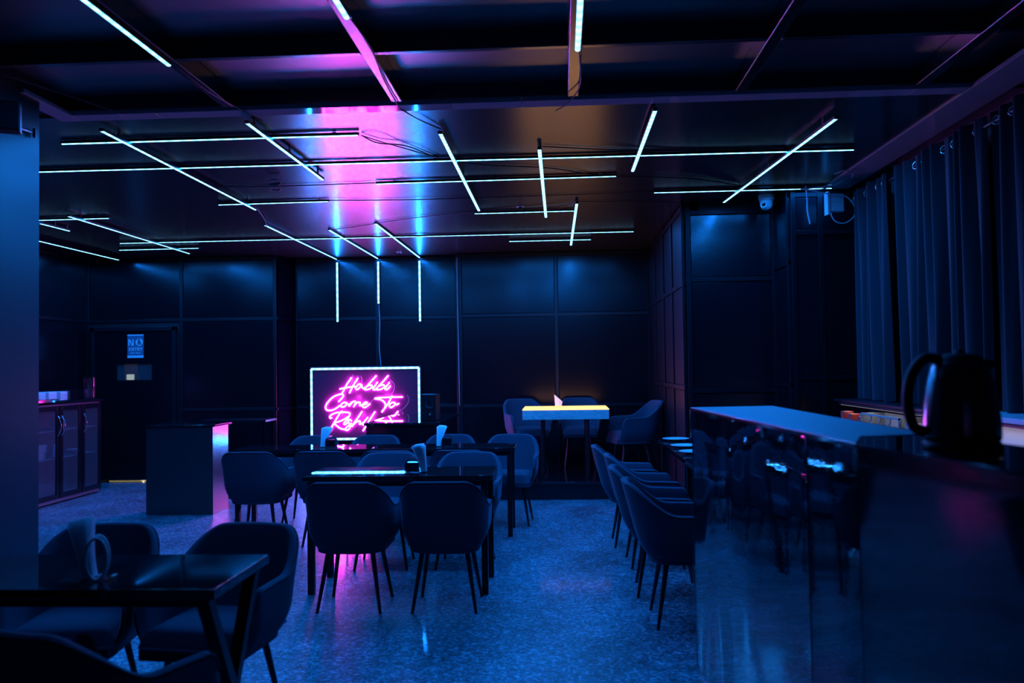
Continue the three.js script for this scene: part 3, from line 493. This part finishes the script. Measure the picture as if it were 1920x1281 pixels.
// ---------------------------------------------------------------- curtains, sill and things below it
{
  const rail = thing('curtain_rail', 'long metal curtain rod along the right wall', 'curtain rod', [2.52, 0, 0]);
  mesh('rod', rod(V(0, 2.87, -7.46), V(0, 2.87, -1.4), 0.013), M.blackMetal, rail);
  for (const z of [-7.3, -5.6, -3.8]) mesh('bracket', [rslab(0, 0.2, 2.862, 2.878, z - 0.01, z + 0.01, 0.003), rslab(0.185, 0.2, 2.82, 2.92, z - 0.02, z + 0.02, 0.003)], M.blackMetal, rail);
  const spans = [[-7.36, -6.6, 'leftmost panel at the dark corner', 12], [-6.44, -5.12, 'middle panel with the widest folds', 18], [-5.04, -3.1, 'rightmost panel at the photo edge', 22]];
  for (const [z0, z1, l, n] of spans) {
    const t = thing('curtain', 'dark blue-grey pleated curtain on ring eyelets, ' + l, 'curtain', [2.52, 0, (z0 + z1) / 2], 0, 'blue-grey curtains');
    const L = z1 - z0, ph = z0 * 3, nu = n * 14;
    mesh('cloth', grid(nu, 24, (i, j) => { const u = i / nu, v = j / 24, y = 2.93 + (1.2 - 2.93) * v, k = u * n * PI + 0.5 * Math.sin(u * 9 + ph), drift = 0.25 * v * Math.sin(u * 13 + ph * 1.7), A = 0.046 + 0.016 * Math.sin(u * 17 + ph) + 0.018 * v * Math.sin(u * 23 + 2 + ph); return [A * Math.sin(k + drift) + 0.008 * Math.sin(k * 2.3 + v * 3), y + 0.006 * Math.sin(k), -L / 2 + u * L + 0.02 * v * Math.sin(k * 0.5 + 1) ]; }), M.curtain, t);
    for (let i = 0; i < n; i++) mesh('eyelet', new THREE.TorusGeometry(0.024, 0.0055, 8, 20).rotateY(PI / 2 + 0.5).translate(-0.002, 2.872, -L / 2 + (i + 0.5) / n * L), M.chrome, t);
  }
  const s = structure('window_1', [2.58, 0, -4.6]); mesh('window_sill', rslab(-0.29, 0.14, 1.17, 1.2, -0.7, 2.4, 0.005), M.whitePlastic, s); mesh('ledge', rslab(-0.24, 0.14, 1.165, 1.185, -2.88, -0.702, 0.004), M.frame, s);
  const b = thing('back_shelf', 'dark low shelf unit below the curtained window', 'shelf', [2.44, 0, -5.2]);
  mesh('shelf_top', rslab(-0.26, 0.27, 0.95, 0.98, -2.2, 1.6, 0.004), M.panel, b); mesh('shelf_front', rslab(-0.25, -0.23, 0, 0.95, -2.2, 1.6), M.panel, b);
  const packs = [['red packet, first from the dark corner', -7.02, [0.5, 0.03, 0.02], 0.08, 0.12], ['red packet, second from the dark corner', -6.86, [0.55, 0.04, 0.02], 0.07, 0.11], ['long red packet beside the white crate', -6.6, [0.6, 0.04, 0.015], 0.13, 0.1], ['small grey packet at the crate end', -5.72, [0.3, 0.27, 0.24], 0.1, 0.11]];
  for (const [l, z, c, w, h] of packs) { const p = tag(mesh('packet', [rbox(0.08, h, w, 0.006, 0, h / 2, 0), rbox(0.082, 0.012, w * 0.9, 0.003, 0, h * 0.96, 0)], std(c, 0.5)), l + ' below the curtains', 'packet', 'packets on the back shelf'); p.position.set(2.3, 0.981, z); }
  const cr = thing('wire_crate', 'pale wire crate on the shelf below the curtains', 'crate', [2.34, 0.981, -6.18]);
  for (let i = 0; i < 8; i++) mesh('lattice_bar', bar(V(-0.09, 0, -0.32 + i * 0.09), V(-0.09, 0.13, -0.32 + i * 0.09 + (i % 2 ? 0.09 : -0.09) * 0.8), 0.008, 0.008), M.cardboard, cr);
  mesh('rim', [slab(-0.1, -0.085, 0.125, 0.137, -0.36, 0.36), slab(-0.1, -0.085, 0, 0.012, -0.36, 0.36), slab(0.07, 0.085, 0, 0.137, -0.36, 0.36), slab(-0.1, 0.085, 0, 0.137, -0.36, -0.35), slab(-0.1, 0.085, 0, 0.137, 0.35, 0.36)], M.cardboard, cr);
  const j = tag(mesh('jar', lathe([[0, 0], [0.035, 0], [0.04, 0.01], [0.04, 0.09], [0.032, 0.1], [0.032, 0.12], [0, 0.12]], 20), M.whitePlastic), 'small white jar right of the wire crate', 'jar'); j.position.set(2.3, 0.981, -5.52);
  const ap = thing('white_appliance', 'plain white box appliance behind the kettle at right edge', 'appliance', [2.53, 0.981, -4.45]);
  mesh('body', rbox(0.3, 0.165, 0.8, 0.012, 0, 0.0885, 0), M.whitePlastic, ap); mesh('feet', [box(0.26, 0.006, 0.04, 0, 0.003, 0.3), box(0.26, 0.006, 0.04, 0, 0.003, -0.3)], M.blackMatte, ap);
  const lb = thing('under_sill_light', 'dim white light bar under the window sill', 'light', [2.315, 1.163, -5.3]);
  mesh('lamp_housing', slab(-0.02, 0.02, -0.012, 0.002, -1.9, 1.5), M.blackMetal, lb); mesh('lamp_lens', slab(-0.012, 0.012, -0.016, -0.012, -1.88, 1.48), glow(0.25, 0.26, 0.25), lb);
  const l = new THREE.RectAreaLight(lin(1, 1, 0.94), 6, 3.3, 0.02); l.position.set(0, -0.018, -0.2); l.rotation.set(-PI / 2, 0, PI / 2); lb.add(l);
}

// ---------------------------------------------------------------- small fittings
{
  const s = thing('no_entry_sign', 'blue NO ENTRY notice taped to the dark door', 'sign', [-5.773, 1.85, -11.322]);
  const c = document.createElement('canvas'); c.width = 256; c.height = 362; const g = c.getContext('2d');
  g.fillStyle = '#5f6f86'; g.fillRect(0, 0, 256, 362); g.fillStyle = '#e8ecf0'; g.fillRect(0, 0, 256, 18); g.fillRect(0, 325, 256, 37);
  g.fillStyle = '#e8ecf0'; g.font = 'bold 140px sans-serif'; g.fillText('N', 2, 172); g.font = 'bold 71px sans-serif'; g.textAlign = 'center'; g.fillText('ENTRY', 128, 252, 250); g.font = 'bold 30px sans-serif'; g.fillText('STAFF ONLY', 126, 298, 200);
  g.beginPath(); g.arc(188, 118, 58, 0, 7); g.fill(); g.fillStyle = '#171b22'; g.beginPath(); g.arc(188, 78, 15, 0, 7); g.fill(); g.beginPath(); g.moveTo(158, 158); g.quadraticCurveTo(158, 100, 188, 98); g.quadraticCurveTo(220, 100, 220, 158); g.fill(); g.save(); g.translate(188, 118); g.rotate(0.8); g.fillRect(-62, -5, 60, 9); g.restore(); g.fillStyle = '#e8ecf0'; g.fillRect(172, 122, 8, 30); g.fillRect(196, 122, 8, 30);
  const tx = new THREE.CanvasTexture(c); tx.colorSpace = THREE.SRGBColorSpace;
  mesh('sheet', new THREE.PlaneGeometry(0.225, 0.318).translate(0, 0, 0.0022), std([1, 1, 1], 0.55, { map: tx }), s); mesh('backing', slab(-0.1125, 0.1125, -0.159, 0.159, 0, 0.002), M.whitePlastic, s);
}
{ // pane in the door and the small lit room behind it
  const w = structure('window_2', [-5.82, 0, -11.34]);
  mesh('pane', slab(-0.225, 0.275, 1.388, 1.612, -0.012, -0.008), std([0.75, 0.78, 0.8], 0.02, { transmission: 0.95, thickness: 0, ior: 1.5, specularIntensity: 1 }), w);
  const c = structure('wall_corridor'), brown = std([0.16, 0.12, 0.105], 0.7);
  mesh('backing', [slab(-7.4, -5.4, -0.05, -0.001, -13.0, -11.54), slab(-7.4, -5.4, 2.5, 2.6, -13.0, -11.54), slab(-7.5, -7.4, 0, 2.6, -13.0, -11.54), slab(-5.4, -5.3, 0, 2.6, -13.0, -11.54), slab(-7.5, -5.3, 0, 2.6, -13.1, -13.0)], brown, c);
  mesh('panel', rslab(-6.57, -5.45, 0, 2.4, -12.99, -12.95), std([0.01, 0.022, 0.035], 0.25), c);
  const lamp = thing('corridor_lamp', 'small white lit lamp box seen through the door window', 'lamp', [-6.65, 1.42, -12.88]);
  mesh('lamp_shade', rbox(0.1, 0.085, 0.05, 0.006, 0, 0, 0), glow(0.62, 0.68, 0.58), lamp); mesh('lamp_back', rbox(0.11, 0.095, 0.02, 0.004, 0, 0, -0.04), M.whitePlastic, lamp);
  const pl = new THREE.PointLight(lin(1, 0.82, 0.55), 0.09); pl.position.set(0, 0.45, 0.3); pl.shadow.radius = 2; lamp.add(pl);
  const low = thing('corridor_floor_lamp', 'warm light bar lying behind the door, seen as a bright line under it', 'lamp', [-5.8, 0, -11.62]);
  mesh('lamp_housing', rslab(-0.52, 0.5, 0, 0.012, -0.03, 0.02, 0.003), M.blackMatte, low); mesh('lamp_tube', rod(V(-0.5, 0.02, 0), V(0.48, 0.02, 0), 0.008), glow(1.1, 0.92, 0.42), low);
  const ll = new THREE.PointLight(lin(1, 0.85, 0.45), 0.02); ll.position.set(0, 0.05, 0.03); low.add(ll);
  mesh('frame', [slab(-0.235, 0.285, 1.378, 1.388, -0.02, 0.008), slab(-0.235, 0.285, 1.612, 1.622, -0.02, 0.008), slab(-0.235, -0.225, 1.388, 1.612, -0.02, 0.008), slab(0.275, 0.285, 1.388, 1.612, -0.02, 0.008)], M.frame, w);
}
function cable(label, pts, r = 0.0045, mat = M.cable, group = 'black cables across the ceiling') { const t = tag(mesh('cable', tube(pts, r, pts.length * 8, 6), mat), label, 'cable', group); return t; }
const C = H - 0.012;
cable('black cable looping from the front strip end across the pink glow', [[-1.29, C, -5.55], [-1.22, C - 0.03, -5.62], [-1.05, C, -5.85], [-0.86, C, -6.24], [-0.58, C - 0.01, -6.42], [-0.06, C, -6.64], [0.37, C, -6.95], [1.1, C, -7.15], [1.6, C, -7.5]]);
cable('second black cable twisted beside the looping one', [[-1.29, C, -5.56], [-1.2, C, -5.72], [-1.02, C - 0.02, -5.9], [-0.84, C, -6.27]], 0.004);
cable('thin black cable feeding the third-row strip from the left', [[-2.95, C, -6.98], [-2.4, C, -7.03], [-1.52, C, -7.0]]);
cable('thin black cable from the short left strip to the right side', [[-2.09, C, -7.68], [-1.5, C, -7.74], [-0.9, C, -7.74], [0.1, C, -7.7], [0.86, C, -7.66]]);
cable('thin cable between the two slanting strips at far left', [[-2.86, C, -7.88], [-2.9, C, -8.1], [-2.98, C - 0.02, -8.5], [-3.08, C - 0.03, -8.84]], 0.004);
cable('black cable from the front trim to the strip in the pink glow edge', [[-0.93, C, -5.0], [-0.85, C - 0.01, -5.2], [-0.75, C, -5.46]]);
cable('thin cable right of the orange glow near the long strip', [[-0.1, C, -5.98], [0.4, C, -6.12], [0.9, C, -6.2], [1.4, C, -6.22]], 0.004);
cable('thin cable joining the middle rear strip to the ceiling centre', [[-2.5, C, -9.3], [-2.3, C, -9.2], [-1.58, C, -8.75], [-0.85, C, -8.42], [0.1, C, -8.2], [0.18, C, -7.98]]);
cable('long thin cable above the rear of the room toward the right', [[0.18, C, -8.02], [0.8, C, -8.12], [1.2, C, -8.2]], 0.004);
cable('thin dark cable on the left slope of the front ceiling', [[-3.3, H - 0.01, -3.9], [-2.9, H - 0.02, -4.1], [-2.75, H - 0.01, -4.5], [-2.6, H - 0.01, -4.93]], 0.004);
cable('cable hanging along the leftmost lit beam', [[-1.92, H - 0.012, -4.2], [-1.9, H - 0.03, -4.5], [-1.88, H - 0.012, -4.85], [-1.8, H - 0.03, -5.1]], 0.004);
cable('black cable along the pink lit beam underside', [[-0.9, H - 0.01, -3.7], [-0.885, H - 0.015, -4.0], [-0.92, H - 0.01, -4.5], [-0.93, H - 0.012, -4.98]], 0.004);
cable('short cable end at the brown lit beam foot', [[0.12, H - 0.01, -4.2], [0.13, H - 0.02, -4.7], [0.06, H - 0.035, -4.95], [0.0, H - 0.03, -5.08]], 0.004);
cable('twin white cord dropping from the middle wall strip to the sign', [[-2.51, 2.39, -11.765], [-2.5, 2.1, -11.76], [-2.51, 1.8, -11.762], [-2.48, 1.53, -11.73]], 0.004, M.whiteCable, 'white cords on the back wall');
cable('thin pale cord running down the wall right of the sign', [[-1.385, 3.0, -11.56], [-1.382, 2.3, -11.555], [-1.375, 1.6, -11.555], [-1.37, 0.98, -11.55]], 0.0028, M.whiteCable, 'white cords on the back wall');
{ const pts = []; for (let i = 0; i <= 60; i++) { const a = i * 0.52; pts.push([-2.27 + Math.cos(a) * (0.045 + 0.01 * Math.sin(i)), C - 0.05 - 0.035 * Math.sin(a * 0.35) - 0.02 * (i / 60), -6.72 + Math.sin(a) * 0.04]); } cable('small tangled coil of black wire hanging from the ceiling at left', pts, 0.004); }
function dome(label, x, z) { const t = thing('ceiling_sensor', label, 'sensor', [x, H, z], 0, 'ceiling sensors'); mesh('base', lathe([[0, 0], [0.035, 0], [0.035, -0.012], [0, -0.012]].reverse(), 20), M.whitePlastic, t); mesh('bulb', new THREE.SphereGeometry(0.018, 12, 8).translate(0, -0.018, 0), M.gloss, t); return t; }
dome('small round sensor on the ceiling by the back wall', -2.13, -11.3); dome('small round sensor by the short centre strip', -0.36, -8.24);
{ // dome camera
  const t = thing('security_camera', 'white dome security camera hanging below the right-hand strip', 'camera', [1.93, 3.058, -7.98], -0.2);
  mesh('base', lathe([[0, -0.055], [0.07, -0.055], [0.072, -0.05], [0.072, -0.005], [0.068, 0], [0, 0]], 32), M.whitePlastic, t);
  mesh('turret', lathe([[0, -0.145], [0.02, -0.143], [0.042, -0.13], [0.055, -0.105], [0.06, -0.06], [0.06, -0.055]], 32), M.whitePlastic, t);
  const e = mesh('eye_ring', new THREE.CylinderGeometry(0.031, 0.029, 0.05, 24), M.whitePlastic, t); e.rotation.set(1.15, 0, 0.45); e.position.set(-0.014, -0.112, 0.04);
  mesh('lens', lathe([[0, 0.03], [0.012, 0.0285], [0.025, 0.022], [0.025, 0.0]].reverse(), 24), M.gloss, e);
}
{ // box of wiring by the curtains
  const t = thing('junction_box', 'pale blue lit wiring box under the ceiling beside the curtain', 'electrical box', [2.385, 2.785, -7.45], 0.1);
  mesh('body', rbox(0.125, 0.155, 0.07, 0.005, 0, 0.08, 0), M.whitePlastic, t); mesh('cover', [rbox(0.1, 0.07, 0.008, 0.003, 0.008, 0.045, 0.037), rbox(0.1, 0.065, 0.008, 0.003, 0.008, 0.117, 0.037)], M.whitePlastic, t);
  mesh('bracket', rbox(0.02, 0.2, 0.075, 0.003, -0.075, 0.075, 0.01), M.whitePlastic, t);
  const w = (l, pts, r = 0.006) => cable(l, pts, r, M.whiteCable, 'loose white wires by the curtain');
  w('white wire looping down round the wiring box', [[2.105, 2.985, -7.400], [2.285, 2.930, -7.350], [2.445, 2.900, -7.350], [2.515, 2.810, -7.350], [2.505, 2.730, -7.350], [2.425, 2.675, -7.350], [2.355, 2.690, -7.350], [2.320, 2.740, -7.350], [2.325, 2.765, -7.370]], 0.005);
  w('white wire curling above the box to the ceiling', [[2.105, 2.980, -7.380], [2.235, 2.990, -7.350], [2.345, 3.000, -7.350], [2.405, 3.030, -7.300]]);
  w('short white wire arching against the pale trim', [[2.255, 3.030, -7.050], [2.305, 3.035, -6.950], [2.385, 3.030, -7.000], [2.415, 3.010, -7.100]], 0.004);
  w('white wire end lying over the strip', [[2.085, 2.985, -7.410], [2.205, 2.975, -7.410], [2.285, 2.985, -7.410], [2.315, 3.000, -7.410]]);
  w('straight white wire hanging down left of the wiring box', [[2.140, 3.020, -7.450], [2.150, 2.900, -7.450], [2.150, 2.810, -7.450], [2.170, 2.690, -7.450]], 0.007);
}
{ // speaker on the pillar
  const t = thing('wall_speaker', 'black box speaker on a bracket high on the blue pillar', 'speaker', [-2.825, 2.75, -4.23], 0.5); t.scale.setScalar(0.8);
  mesh('cabinet', rbox(0.13, 0.19, 0.12, 0.008, 0, 0.095, 0), M.frame, t); mesh('grille', rbox(0.115, 0.17, 0.012, 0.004, 0, 0.095, 0.062), M.blackMatte, t);
  mesh('bracket', [rod(V(0.0, 0.06, -0.05), V(0.105, 0.12, -0.45), 0.008), rbox(0.02, 0.06, 0.04, 0.003, 0.11, 0.12, -0.45)], M.blackMetal, t); mesh('badge', rbox(0.02, 0.006, 0.003, 0.001, 0.01, 0.03, 0.069), M.chrome, t);
}
scene.traverse((o) => { if (o.isLight) { o.castShadow = !o.isRectAreaLight; } });
renderer.render(scene, camera);
